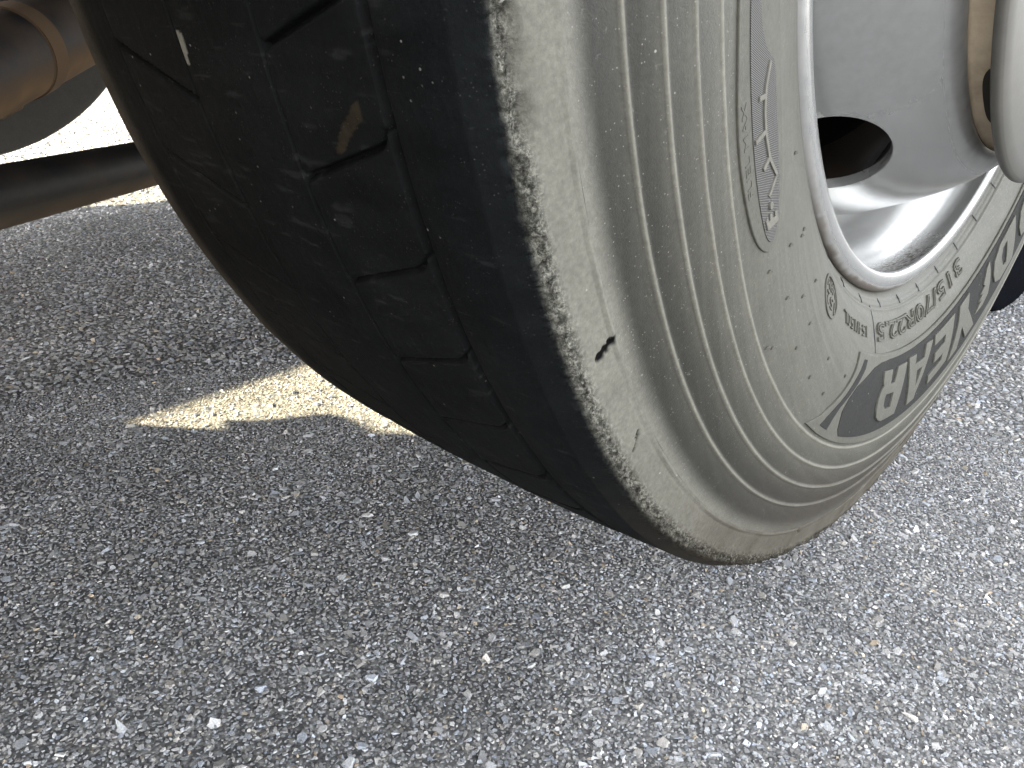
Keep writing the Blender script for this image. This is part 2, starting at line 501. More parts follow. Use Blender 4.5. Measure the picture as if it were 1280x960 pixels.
def tyre_tread():
    T = np.r_[np.arange(-62, 2.01, .1), np.arange(3, 298, 1.0)]
    P = tread_grid(T, .0015)
    x, r = P[:, 0], P[:, 1]
    d = np.gradient(P, axis=0); d /= np.linalg.norm(d, axis=1, keepdims=True) + 1e-9
    N = np.c_[-d[:, 1], d[:, 0]]
    N *= np.where((N @ np.array([0, 1]) < 0) & (np.abs(x) < .13), -1, 1)[:, None]
    flip = (np.abs(x) >= .13) & (N[:, 0] * np.sign(x) < 0)
    N[flip] *= -1
    TT = T[:, None]; XX = x[None]; RR = np.broadcast_to(r[None], (len(T), len(x)))
    arc = np.radians(TT) * .5
    H = np.zeros((len(T), len(x)))
    depth = np.zeros_like(H)
    wob = (fbm(arc * 60, XX * 0, 5) - .5) * .0002
    for c, w, dp in ((G1, .0027, .0140), (G2, .0013, .0050), (G3, .0013, .0045), (G4, .0014, .0050)):
        dd = np.abs(XX - c - wob)
        m_ = sstep(w, w * .78, dd)
        var = .65 + .5 * fbm(arc * 40, XX * 0, int(c * 1e4) + 9)
        depth = np.maximum(depth, m_ * dp * var)
    # sipes between the outer and between the inner pair of grooves, one every 5.7 degrees
    def sipes(xa, xb, Ta, slope, hook):
        nonlocal depth
        ins = (XX > min(xa, xb)) & (XX < max(xa, xb))
        f = (XX - xa) / (xb - xa)
        line = Ta + slope * f + hook * np.clip((.14 - f) / .14, 0, 1) ** 2
        ph = (TT - line + 2.85) % 5.7 - 2.85
        idx = np.floor((TT - line + 2.85) / 5.7)
        dist = np.abs(np.radians(ph) * .5)
        wid = .0010 + .0006 * vnoise(idx, XX * 0, 77)
        m_ = sstep(wid + .0006, wid * .35, dist)
        depth = np.maximum(depth, np.where(ins, m_ * .0050, 0))
    sipes(G1 - .003, G2 + .001, -9.0, -2.35, 0.5)
    sipes(G3 - .001, G4 + .001, -8.6 + .1, 2.2, 0.0)
    H -= depth
    # slight waviness and polished feather wear of the ribs
    fl = (depth < .0003)
    H += np.where(fl, (fbm(arc * 25, XX * 25, 41) - .5) * .0010, 0)
    H += np.where(fl & (np.abs(XX) < .12), (fbm(arc * 160, XX * 700, 43) - .5) * .00035, 0)
    for c, w in ((G1, .0027), (G4, .0014)):
        H -= np.where(fl, .0005 * np.exp(-np.maximum(np.abs(XX - c) - w, 0) / .0035), 0)
    # ragged outer shoulder edge
    rag = sstep(.1275, .1300, XX) * sstep(.478, .4870, RR)
    rg = fbm(arc * 260, RR * 420 + XX * 320, 51, 4) - .5
    rg2 = fbm(arc * 75, RR * 120 + XX * 90, 57, 2) - .5
    rg3 = fbm(arc * 900, RR * 1500 + XX * 1100, 59, 2) - .5
    top = sstep(-20, -8, TT)
    H += rag * (rg * (.0016 + .0020 * top) + rg2 * (.0004 + .0020 * top) + rg3 * .0030)
    bites = [(-6.0, .4845, 1.0, .0042, .0048), (-8.0, .4850, .9, .0040, .0045), (-4.4, .486, .8, .0035, .004), (-13.5, .4875, .6, .003, .0025), (-30., .486, .7, .003, .002)]
    for t0, r0, wt, wr, dp in bites:
        q = ((TT - t0) / wt) ** 2 + ((RR - r0) / wr) ** 2
        H -= dp * np.exp(-q * 1.2) * (XX > .118)
    # gouges in the smooth shoulder band
    dark = np.zeros_like(H)
    def gouge(t0, r0, t1, r1, w, dp):
        nonlocal dark, H
        ax_, ay_ = (t1 - t0) * PI / 180 * .475, r1 - r0
        px, py = np.radians(TT - t0) * .475, RR - r0
        L = ax_ * ax_ + ay_ * ay_
        u = np.clip((px * ax_ + py * ay_) / L, 0, 1)
        dd = np.hypot(px - u * ax_, py - u * ay_)
        ww = w * (.50 + .50 * np.abs(np.sin(u * 9.2 + .4)))
        m_ = sstep(ww, ww * .6, dd) * (XX > .128)
        H -= dp * m_; dark = np.maximum(dark, m_)
    gouge(-20.35, .4768, -19.95, .4680, .0030, .0009)
    gouge(-28.0, .4790, -27.2, .4733, .0007, .0015)
    gouge(-27.25, .4755, -26.9, .4722, .0006, .0012)
    gouge(-63.2, .4850, -61.6, .4672, .0008, .0015)
    # shoulder step lip
    lip = np.exp(-((RR - .4678) / .0008) ** 2) * (XX > .13)
    H += lip * .0011 * sstep(.3, .55, fbm(arc * 18, RR * 0, 61))
    H -= np.exp(-((RR - .4694) / .0005) ** 2) * (XX > .13) * .0004
    X = x[None] + N[None, :, 0] * H; R = r[None] + N[None, :, 1] * H
    V, F = revolve_grid(X, R, T)
    me = np_mesh('tread', V, F)
    # colours
    Xf = np.broadcast_to(XX, H.shape).ravel(); Rf = RR.ravel(); Tf = np.broadcast_to(np.where(TT > 180, TT - 360, TT), H.shape).ravel(); af = np.radians(Tf) * .5
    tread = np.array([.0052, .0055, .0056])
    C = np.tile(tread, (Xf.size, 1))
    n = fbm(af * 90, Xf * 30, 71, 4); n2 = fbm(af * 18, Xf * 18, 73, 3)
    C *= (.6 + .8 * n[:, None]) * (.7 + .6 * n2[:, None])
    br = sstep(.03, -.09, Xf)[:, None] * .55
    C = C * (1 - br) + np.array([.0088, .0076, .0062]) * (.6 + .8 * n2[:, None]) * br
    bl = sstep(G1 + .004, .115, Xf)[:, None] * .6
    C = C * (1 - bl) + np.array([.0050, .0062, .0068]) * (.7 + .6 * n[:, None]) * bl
    # pale rubbed scratches across the ribs
    sc = sstep(.70, .80, fbm(af * 420, Xf * 70, 81, 2)) * sstep(.5, .62, fbm(af * 35, Xf * 35, 83, 2)) * (np.abs(Xf) < .12)
    C += sc[:, None] * .008
    # inner shoulder: dried brown dust
    ins = sstep(-.102, -.120, Xf)[:, None] * (.55 + .6 * n[:, None])
    C = C * (1 - np.clip(ins, 0, 1)) + np.array([.062, .050, .036]) * np.clip(ins, 0, 1)
    # outer shoulder: grey scuffed rubber
    lipn = fbm(af * 520, Rf * 900, 91, 3)
    so = sstep(.4912, .4882, Rf + (lipn - .5) * .0018) * (Xf > .12)
    so = so[:, None]
    shc = np.array([.110, .1065, .091]) * (.93 + .14 * fbm(af * 60, Rf * 120, 93, 4)[:, None])
    rough_mask = (np.exp(-((Rf - .4868) / .0030) ** 2) * sstep(.45, .7, fbm(af * 330, Rf * 500, 95, 2)))[:, None]
    shc = shc * (1 - .7 * rough_mask)
    C = C * (1 - so) + shc * so
    shade_and_mud = (sstep(-24, -54, Tf) * sstep(-150, -120, Tf) * (Xf > .12))[:, None] * (.5 + .5 * n[:, None])  # same painted shade carried onto the lower shoulder
    C = C * (1 - .85 * shade_and_mud) + np.array([.037, .030, .0215]) * .85 * shade_and_mud
    C = C * (1 - .985 * dark.ravel()[:, None])  # shade inside the gouges put into the colour
    # tan smear and pale spots on the tread
    poly = np.array([(-7.44, 72), (-7.9, 75.6), (-8.7, 67), (-9.6, 59.5), (-9.75, 55), (-9.1, 57), (-8.5, 62)])
    def inpoly(px, py, pl):
        ins_ = np.zeros(px.shape, bool); j = len(pl) - 1
        for i in range(len(pl)):
            c_ = ((pl[i, 1] > py) != (pl[j, 1] > py)) & (px < (pl[j, 0] - pl[i, 0]) * (py - pl[i, 1]) / (pl[j, 1] - pl[i, 1] + 1e-12) + pl[i, 0])
            ins_ ^= c_; j = i
        return ins_
    wj = (fbm(af * 300, Xf * 300, 97) - .5)
    st = inpoly(Tf + wj * .5, Xf * 1000 + wj * 5, poly)
    C[st] = np.array([.023, .018, .0115]) * (.5 + .9 * n[st][:, None])
    for t0, x0, wt, wx in ((-5.9, -.026, .55, .0028), (-6.6, -.0265, .3, .002)):
        q = ((Tf - t0) / wt) ** 2 + ((Xf - x0) / wx) ** 2 < 1 + wj * 1.5
        C[q] = (.17, .16, .13)
    gm = (np.exp(-((Rf - .4868) / .0036) ** 2) * (Xf > .12)).ravel()
    set_col(me, np.stack([gm] * 3, -1), 'Grit')
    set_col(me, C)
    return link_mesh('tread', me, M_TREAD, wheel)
tyre_tread()

def inner_sidewall():
    T = np.arange(0, 360, 2.0)
    P = resample([(-.150, .4370), (-.155, .41), (-.155, .385), (-.150, .35), (-.140, .32), (-.128, .300)], .006)
    V, F = revolve_grid(P[:, 0], P[:, 1], T)
    me = np_mesh('inner_sidewall', V, F)
    set_col(me, np.tile([.075, .062, .047], (len(V), 1)))
    link_mesh('inner_sidewall', me, M_TYRE, wheel)
inner_sidewall()

# ---- raised shapes pressed into the sidewall
R0 = .36
def curve_mesh(splines, half, bevel=0.0, fill='BOTH'):
    cu = bpy.data.curves.new('tmp', 'CURVE'); cu.dimensions = '2D'; cu.fill_mode = fill
    cu.extrude = half; cu.bevel_depth = bevel; cu.bevel_resolution = 1
    for pl in splines:
        sp = cu.splines.new('POLY'); sp.points.add(len(pl) - 1)
        for p, (a, b) in zip(sp.points, pl): p.co = (a, b, 0, 1)
        sp.use_cyclic_u = True
    return curve_to_mesh(cu)

def curve_to_mesh(cu):
    ob = bpy.data.objects.new('tmp', cu); COL.objects.link(ob)
    dg = bpy.context.evaluated_depsgraph_get(); dg.update()
    me = bpy.data.meshes.new_from_object(ob.evaluated_get(dg))
    bpy.data.objects.remove(ob); bpy.data.curves.remove(cu)
    return me

def press(name, me, mat, h0, parent=wheel, maxlen=.005, label=None):
    """bend a flat mesh (x = arc at R0, y = radius, z = height) onto the sidewall"""
    bm = bmesh.new(); bm.from_mesh(me); bpy.data.meshes.remove(me)
    bmesh.ops.triangulate(bm, faces=bm.faces[:])
    for _ in range(4):
        ed = [e_ for e_ in bm.edges if e_.calc_length() > maxlen]
        if not ed: break
        bmesh.ops.subdivide_edges(bm, edges=ed, cuts=1)
        bmesh.ops.triangulate(bm, faces=[f for f in bm.faces if len(f.verts) > 3])
    flat = np.array([v.co[:] for v in bm.verts])
    bm.normal_update()
    Q = on_side(np.degrees(flat[:, 0] / R0), flat[:, 1], flat[:, 2] + h0)
    for v, q in zip(bm.verts, Q): v.co = q
    bmesh.ops.recalc_face_normals(bm, faces=bm.faces[:])
    me2 = bpy.data.meshes.new(name); bm.to_mesh(me2); bm.free()
    set_col(me2, np.c_[flat[:, 0], flat[:, 1], flat[:, 2]], 'Srf')
    for p in me2.polygons: p.use_smooth = True
    me2.set_sharp_from_angle(angle=math.radians(40))
    o = link_mesh(name, me2, mat, parent)
    if label: o['label'] = label
    return o

def TR(pl): return [(math.radians(t) * R0, r / 1000) for t, r in pl]
def smooth_loop(pl, it=1):
    p = [tuple(a) for a in pl]
    for _ in range(it):
        q = []
        for i in range(len(p)):
            a, b = p[i], p[(i + 1) % len(p)]
            q += [(a[0] * .75 + b[0] * .25, a[1] * .75 + b[1] * .25), (a[0] * .25 + b[0] * .75, a[1] * .25 + b[1] * .75)]
        p = q
    return p
def plate(name, loops, mat, base, thick, bevel=.00025, smooth=0, **kw):
    loops = [TR(l) for l in loops]
    if smooth: loops = [smooth_loop(l, smooth) for l in loops]
    me = curve_mesh(loops, max(thick / 2 - bevel, .00005), bevel)
    return press(name, me, mat, base + thick / 2, **kw)

# name panel: raised frame, dark field, letters
rin = [(-80, 337), (-92, 337), (-104, 337), (-116, 337), (-128, 337), (-140, 337), (-150, 337)]
rout = [(-150, 397.5), (-140, 397.5), (-128, 397.5), (-116, 397.5), (-104, 397.5), (-92, 397.5), (-80, 397.5), (-70, 397.5)]
frame = [(-45.6, 397.5), (-47.87, 389.5), (-50.22, 378.8), (-52.37, 368.9), (-54.13, 359.7), (-55.5, 350.5), (-56.33, 339.6), (-58.97, 338.6), (-63.24, 337.5), (-70, 337.2)] + rin + rout + [(-61.7, 397.7), (-54.88, 398), (-49, 398)]
plate('name_panel_frame', [frame], M_LIGHT, -.0006, .0019, .0004)
field = [(-55.05, 394.0), (-54.14, 389.9), (-53.85, 384.7), (-53.62, 378.8), (-54.68, 369.7), (-56.54, 360.8), (-59.82, 352.4), (-62.18, 346.5), (-64.73, 343.2), (-68.4, 341.5), (-75, 341)] + [(t, r + 3.2) for t, r in rin[1:]] + [(-150, 388), (-128, 388), (-110, 389), (-95, 389.5), (-80, 390), (-70.9, 390.8), (-62.4, 392.6)]
plate('name_panel_field', [field], M_PANEL, .0008, .0009, .0001, label='dark field behind the raised letters')
sliver = [(-48.72, 393.1), (-49.73, 386.8), (-51.36, 378.1), (-53.04, 370.4), (-55.03, 359.7), (-56.88, 350.2), (-57.93, 342.9), (-59.09, 342.6), (-58.6, 348.5), (-56.67, 358.5), (-54.49, 368.3), (-52.54, 377.6), (-51.52, 385.4), (-50.95, 393.2)]
plate('name_panel_stripe', [sliver], M_PANEL, .0008, .0008, .0001)
LET = {
 'R': [[(-65.64, 349.3), (-68.59, 349.1), (-68.22, 359.0), (-69.81, 358.7), (-70.87, 348.4), (-74.12, 347.9), (-73.8, 353), (-71.96, 380.3), (-71.84, 382.9), (-67.16, 384.0), (-66.09, 382.7), (-65.18, 379.8), (-64.67, 374.5), (-64.62, 368.0), (-65.13, 362.5), (-65.88, 359.0), (-65.57, 355.7)],
       [(-67.12, 364.9), (-69.93, 365.0), (-69.68, 376.1), (-67.89, 376.8), (-66.9, 373.1), (-66.77, 368.1)]],
 'A': [[(-75.13, 346.4), (-77.81, 346.5), (-77.55, 353.7), (-81.04, 353.9), (-81.93, 344.6), (-84.24, 345.9), (-78.91, 377.9), (-78.66, 382.0), (-76.24, 382.6)],
       [(-78.2, 359.0), (-80.6, 359.0), (-78.3, 372.5)]],
 'E': [[(-92.99, 344.4), (-90.01, 377.1), (-83.51, 380.0), (-83.43, 373.4), (-88.0, 371.3), (-88.5, 365.9), (-85.12, 365.8), (-85.35, 359.0), (-88.94, 358.0), (-89.5, 351.8), (-85.11, 351.7), (-85.36, 344.6)]],
 'Y': [[(-95.2, 344.5), (-98.91, 343.6), (-97.92, 355.0), (-100.2, 379.5), (-97.3, 380.2), (-95.6, 364), (-94.1, 380.0), (-91.2, 381.0), (-94.3, 357.3)]],
 'D': [[(-117.4, 344.5), (-114.9, 381.0), (-110.2, 379.0), (-108.3, 372.0), (-107.9, 362), (-108.6, 351.7), (-111.3, 345.0)],
       [(-113.6, 351.6), (-112.6, 372.5), (-111.3, 370.0), (-111.0, 358), (-111.9, 352)]],
 'O': [[(-125.0, 346.5), (-121.9, 344.5), (-119.2, 350.4), (-118.0, 362.1), (-118.3, 375), (-120.6, 381.0), (-124.0, 379.0), (-126.0, 368), (-126.3, 356)],
       [(-123.2, 353.5), (-121.8, 353), (-120.7, 362.7), (-121.1, 371), (-122.6, 372), (-123.6, 364)]],
}
for ch, loops in LET.items():
    plate('raised_letter', loops, M_LIGHT, .0012, .0019, .0004, label='raised grey letter %s on the sidewall' % ch)
foot = [(-105.9, 346), (-107.0, 344), (-106.9, 352), (-106.4, 362), (-105.6, 371), (-103.5, 374), (-100.9, 371.5), (-102.4, 369), (-103.6, 367.4), (-102.2, 365.2), (-103.9, 363.2), (-102.9, 360.6), (-104.6, 358.4), (-104.2, 355.4)]
plate('winged_foot_emblem', [foot], M_LIGHT, .0012, .0018, .0003, label='small winged foot emblem between the letters')
second_o = [[(t - 11.6, r) for t, r in l] for l in LET['O']]
plate('raised_letter', second_o, M_LIGHT, .0012, .0019, .0004, label='raised grey letter O on the sidewall')
g_loop = [(-149, 346), (-143.5, 344.5), (-142.3, 352), (-144.5, 353), (-148, 352.5), (-147.6, 371), (-144.2, 372), (-144.4, 366), (-145.8, 366), (-146, 361), (-142.4, 361), (-142.0, 378), (-143.5, 381), (-148.5, 380), (-150, 368), (-150.2, 354)]
plate('raised_letter', [g_loop], M_LIGHT, .0012, .0019, .0004, label='raised grey letter G on the sidewall')

# moulded writing set in outline strokes
def text(name, body, T0, T1, rbase0, rbase1, height, mat, depth=.0005, fill='NONE', label=None, base=.0, space=1.0):
    cu = bpy.data.curves.new('tmp', 'FONT'); cu.body = body; cu.size = 1.0; cu.space_character = space
    cu.fill_mode = 'NONE'; cu.resolution_u = 3
    me = curve_to_mesh(cu)
    co = np.array([v.co[:] for v in me.vertices])
    bpy.data.meshes.remove(me)
    x0, x1 = co[:, 0].min(), co[:, 0].max(); y0, y1 = co[:, 1].min(), co[:, 1].max()
    arc = math.radians(abs(T1 - T0)) * R0
    sx = arc / (x1 - x0); sy = height / (y1 - y0)
    cu = bpy.data.curves.new('tmp', 'FONT'); cu.body = body; cu.size = 1.0; cu.space_character = space; cu.resolution_u = 3
    if fill == 'NONE':
        cu.fill_mode = 'NONE'
        cu.bevel_depth = 0.0
        me = curve_to_mesh(cu)
        # wire outline -> ridges
        bm = bmesh.new(); bm.from_mesh(me); bpy.data.meshes.remove(me)
        bm2 = bmesh.new()
        w = depth * .8
        pts = {}
        for v in bm.verts:
            pts[v.index] = ((v.co.x - x0) * sx, (v.co.y - y0) * sy)
        for e_ in bm.edges:
            a = Vector(pts[e_.verts[0].index]); b = Vector(pts[e_.verts[1].index])
            d = b - a
            if d.length < 1e-6: continue
            d.normalize(); nrm = Vector((-d.y, d.x)) * w; a2 = a - d * w * .7; b2 = b + d * w * .7
            q = [a2 + nrm, b2 + nrm, b2 - nrm, a2 - nrm]
            lo = [bm2.verts.new((p.x, p.y, -depth)) for p in q]
            q = [a2 + nrm * .5, b2 + nrm * .5, b2 - nrm * .5, a2 - nrm * .5]
            hi = [bm2.verts.new((p.x, p.y, depth)) for p in q]
            bm2.faces.new(hi)
            for i in range(4): bm2.faces.new((lo[i], lo[(i + 1) % 4], hi[(i + 1) % 4], hi[i]))
        bm.free()
        me = bpy.data.meshes.new('tmp'); bm2.to_mesh(me); bm2.free()
    else:
        cu.fill_mode = 'BOTH'; cu.extrude = depth / max(sx, sy) * 0 + depth
        me = curve_to_mesh(cu)
        for v in me.vertices: v.co.x = (v.co.x - x0) * sx; v.co.y = (v.co.y - y0) * sy
    a0 = math.radians(T0) * R0
    for v in me.vertices:
        f = v.co.x / arc
        v.co.x = a0 + v.co.x
        v.co.y = v.co.y + (rbase0 * (1 - f) + rbase1 * f)
    return press(name, me, mat, base, label=label)

text('size_marking', '315/70R22.5', -98.9, -63.5, .3118, .3178, .0112, M_LIGHT, .0011, label='moulded tyre size 315/70R22.5', base=.0002)
text('size_marking_fill', '315/70R22.5', -98.9, -63.5, .3118, .3178, .0112, M_LIGHT, .0005, fill='BOTH', base=.0)
text('load_marking', '154/150L', -59.0, -49.0, .3214, .3222, .0071, M_LIGHT, .0009, fill='BOTH', label='moulded load index 154/150L')
text('fuel_lettering', 'FUEL MAX', -18.4, -12.3, .3872, .3880, .0036, M_LIGHT, .0012, fill='BOTH', label='moulded words FUEL MAX')
text('small_lettering', 'TECHNOLOGY', -18.4, -11.4, .3570, .3585, .0030, M_LIGHT, .0010, fill='BOTH', label='small moulded word TECHNOLOGY')

# oval approval plate
ov = [(-42.7 + 2.75 * math.cos(a), 327.8 + 11.3 * math.sin(a)) for a in np.linspace(0, 2 * PI, 40, endpoint=False)]
ov2 = [(-42.7 + 2.5 * math.cos(a), 327.8 + 10.0 * math.sin(a)) for a in np.linspace(0, 2 * PI, 40, endpoint=False)]
plate('oval_mark', [ov, ov2], M_LIGHT, -.0003, .0012, .0002)
text('oval_mark_text', '152', -44.6, -41.0, .3276, .3276, .0068, M_LIGHT, .0007, fill='BOTH')
text('oval_mark_text', '148M', -44.7, -40.9, .3196, .3196, .0058, M_LIGHT, .0007, fill='BOTH')

# fuel gauge emblem: raised rim, hatched field, needle line, ticks, dot and E
def mirror_fill(outline): return outline
gfr = [(-1.0, 388.0), (-5.0, 390.5), (-9.71, 391.8), (-12.4, 393.4), (-14.9, 393.9), (-17.06, 393.2), (-18.9, 391.9), (-20.6, 390.3), (-22.14, 387.8), (-23.35, 383.5), (-24.1, 378.0), (-23.9, 371), (-22.6, 366), (-20.5, 360), (-18, 356.2), (-14, 355.2), (-9, 355.8), (-4.5, 360.0), (-1.5, 368.0), (0.0, 380.0)]
plate('gauge_frame', [gfr], M_LIGHT, -.0012, .0022, .0005, smooth=1)
gau = [(-3.2, 382.5), (-6.5, 384.0), (-10.1, 384.3), (-13.04, 384.4), (-16.13, 384.4), (-19.2, 383.4), (-21.03, 382.4), (-22.5, 381.0), (-23.3, 378.2), (-23.4, 374.8), (-22.8, 370.4), (-21.4, 366.2), (-18.62, 362.8), (-15.61, 361.7), (-13.03, 362.1), (-11.5, 363.2), (-10.9, 367.5), (-9.6, 374.5), (-6.0, 378.0)]
plate('gauge_field', [gau], M_HATCH, .0008, .0006, .0001, smooth=1, label='finely hatched field of the fuel gauge emblem')
def strip(name, pts, w, mat, base, thick, label=None):
    L = [Vector(p) for p in TR(pts)]
    left, right = [], []
    for i, p in enumerate(L):
        d = (L[min(i + 1, len(L) - 1)] - L[max(i - 1, 0)]).normalized(); n = Vector((-d.y, d.x)) * w / 2
        left.append(tuple(p + n)); right.append(tuple(p - n))
    me = curve_mesh([left + right[::-1]], max(thick / 2 - .0002, .00005), .0002)
    return press(name, me, mat, base + thick / 2, label=label)
strip('gauge_line', [(-11.2, 368.4), (-12.43, 373.1), (-13.78, 374.7), (-15.19, 374.7), (-17.2, 372.5), (-19.04, 366.8)], .0014, M_PALE, .001, .0011)
strip('gauge_line', [(-19.04, 366.8), (-19.74, 375.5)], .0014, M_PALE, .001, .0010)
for a, b in (((-12.94, 373.6), (-12.77, 378.9)), ((-15.13, 374.8), (-15.13, 383.4)), ((-17.16, 372.9), (-17.42, 378.5))):
    strip('gauge_tick', [a, b], .0016, M_PALE, .001, .0011)
plate('gauge_dot', [[(-20.52 + .25 * math.cos(a), 375.1 + 1.3 * math.sin(a)) for a in np.linspace(0, 2 * PI, 12, endpoint=False)]], M_PALE, .001, .0014, .0003)
Eg = [(-21.18, 380.5), (-21.95, 379.9), (-22.4, 369.9), (-21.57, 370.2), (-21.40, 372.0), (-21.81, 372.1), (-21.66, 374.9), (-21.17, 375.3), (-21.04, 376.7), (-21.52, 376.9), (-21.48, 378.9), (-21.10, 379.2)]
plate('raised_letter', [Eg], M_PALE, .001, .0010, .0003, label='small raised letter E of the fuel gauge')

# fine mould lines: bead ticks and the radial seam
for t in (-58.6, -66.9, -75.3, -83.5, -91.6, -99.8, -108.0, -116.2, -50.3, -42.0):
    strip('mould_tick', [(t - .1, 302.5), (t, 307.3)], .0007, M_DARK, -.0002, .0007)
strip('mould_seam', [(-62.0, 307.6), (-62.4, 322), (-62.9, 337)], .0007, M_DARK, -.0002, .0006)

# vent stubs
pip_me = None
PIPS = [(-45.55, 358.9), (-42.11, 377.8), (-52.4, 358.9), (-47.1, 377.3), (-36.16, 338.7), (-37.52, 359.1), (-32.3, 393.4), (-36.5, 377.1), (-29.0, 337.8), (-21.22, 336.1), (-28.85, 342.5), (-31.49, 397.1), (-25.76, 381.7), (-30.5, 372), (-27.0, 358), (-33.6, 357.4), (-48.1, 394.8), (-52.0, 395.2), (-60.0, 340.4), (-57.4, 340.6)]
def vent_mesh():
    bm = bmesh.new()
    n = 7
    prev = None
    for i in range(n):
        a = PI * (.12 + .76 * i / (n - 1))
        c = Vector((math.cos(a) * .0022, math.sin(a) * .0015, 0))
        rad = .00030 + .00016 * math.sin(PI * i / (n - 1))
        u = Vector((math.cos(a), math.sin(a), 0)); z = Vector((0, 0, 1))
        ring = [bm.verts.new(c + u * rad * math.cos(b) + z * (.0003 + 1.6 * rad * math.sin(b))) for b in np.linspace(0, 2 * PI, 6, endpoint=False)]
        if prev:
            for j in range(6): bm.faces.new((prev[j], prev[(j + 1) % 6], ring[(j + 1) % 6], ring[j]))
        prev = ring
    me = bpy.data.meshes.new('vent_stub'); bm.to_mesh(me); bm.free()
    for p in me.polygons: p.use_smooth = True
    me.materials.append(M_VENT)
    return me
pip_me = vent_mesh()
for t, r in PIPS:
    o = bpy.data.objects.new('vent_stub', pip_me); COL.objects.link(o); o.parent = wheel
    rr = r / 1000
    p = Vector(on_side(t, rr, .0002)); n = Vector(on_side(t, rr, .01)) - p; n.normalize()
    up = Vector((0, math.sin(math.radians(10)), math.cos(math.radians(10))))
    xa = up.cross(n).normalized(); ya = n.cross(xa)
    o.matrix_basis = Matrix(((xa.x, ya.x, n.x, p.x), (xa.y, ya.y, n.y, p.y), (xa.z, ya.z, n.z, p.z), (0, 0, 0, 1)))

# ---- rim barrel with flange
def rim():
    prof = [(.112, .2945), (.1195, .2960), (.1245, .2978), (.1288, .2975), (.1313, .2952), (.1325, .2915), (.1323, .2875), (.1312, .2848), (.1290, .2838), (.1265, .2850), (.121, .2872), (.112, .2868), (.102, .2815), (.092, .2752), (.078, .2695), (.066, .2655), (.055, .2590), (.040, .2520), (.020, .2470), (-.02, .2455), (-.07, .2455), (-.10, .262), (-.128, .290), (-.131, .2975)]
    P = np.concatenate([resample(prof[:17], .0010), resample(prof[16:], .006)[1:]])
    T = np.arange(0, 360, .75)
    V, F = revolve_grid(P[:, 0], P[:, 1], T)
    me = np_mesh('rim', V, F)
    nT, nP = len(T), len(P)
    tt = np.repeat(T, nP); tt = np.where(tt > 180, tt - 360, tt); r = np.tile(P[:, 1], nT); x = np.tile(P[:, 0], nT)
    n = fbm(tt * .6, r * 300 + x * 300, 5, 4); n2 = fbm(tt * 2.2, x * 900, 15, 3)
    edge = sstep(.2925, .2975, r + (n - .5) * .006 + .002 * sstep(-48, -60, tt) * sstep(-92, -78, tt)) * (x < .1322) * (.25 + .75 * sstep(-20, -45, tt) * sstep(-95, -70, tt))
    shade_and_mud = sstep(-97, -88, tt) * sstep(-72, -79, tt) * sstep(.108, .114, x) * sstep(.1295, .1270, x) * sstep(.52, .60, n2)  # here only mud specks inside the lip
    D = np.clip(np.maximum(np.maximum(edge * .9, shade_and_mud), sstep(.060, .046, x)), 0, 1)
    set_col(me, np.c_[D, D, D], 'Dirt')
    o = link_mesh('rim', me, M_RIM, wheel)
    o['label'] = 'silver painted steel rim with rounded flange'
rim()

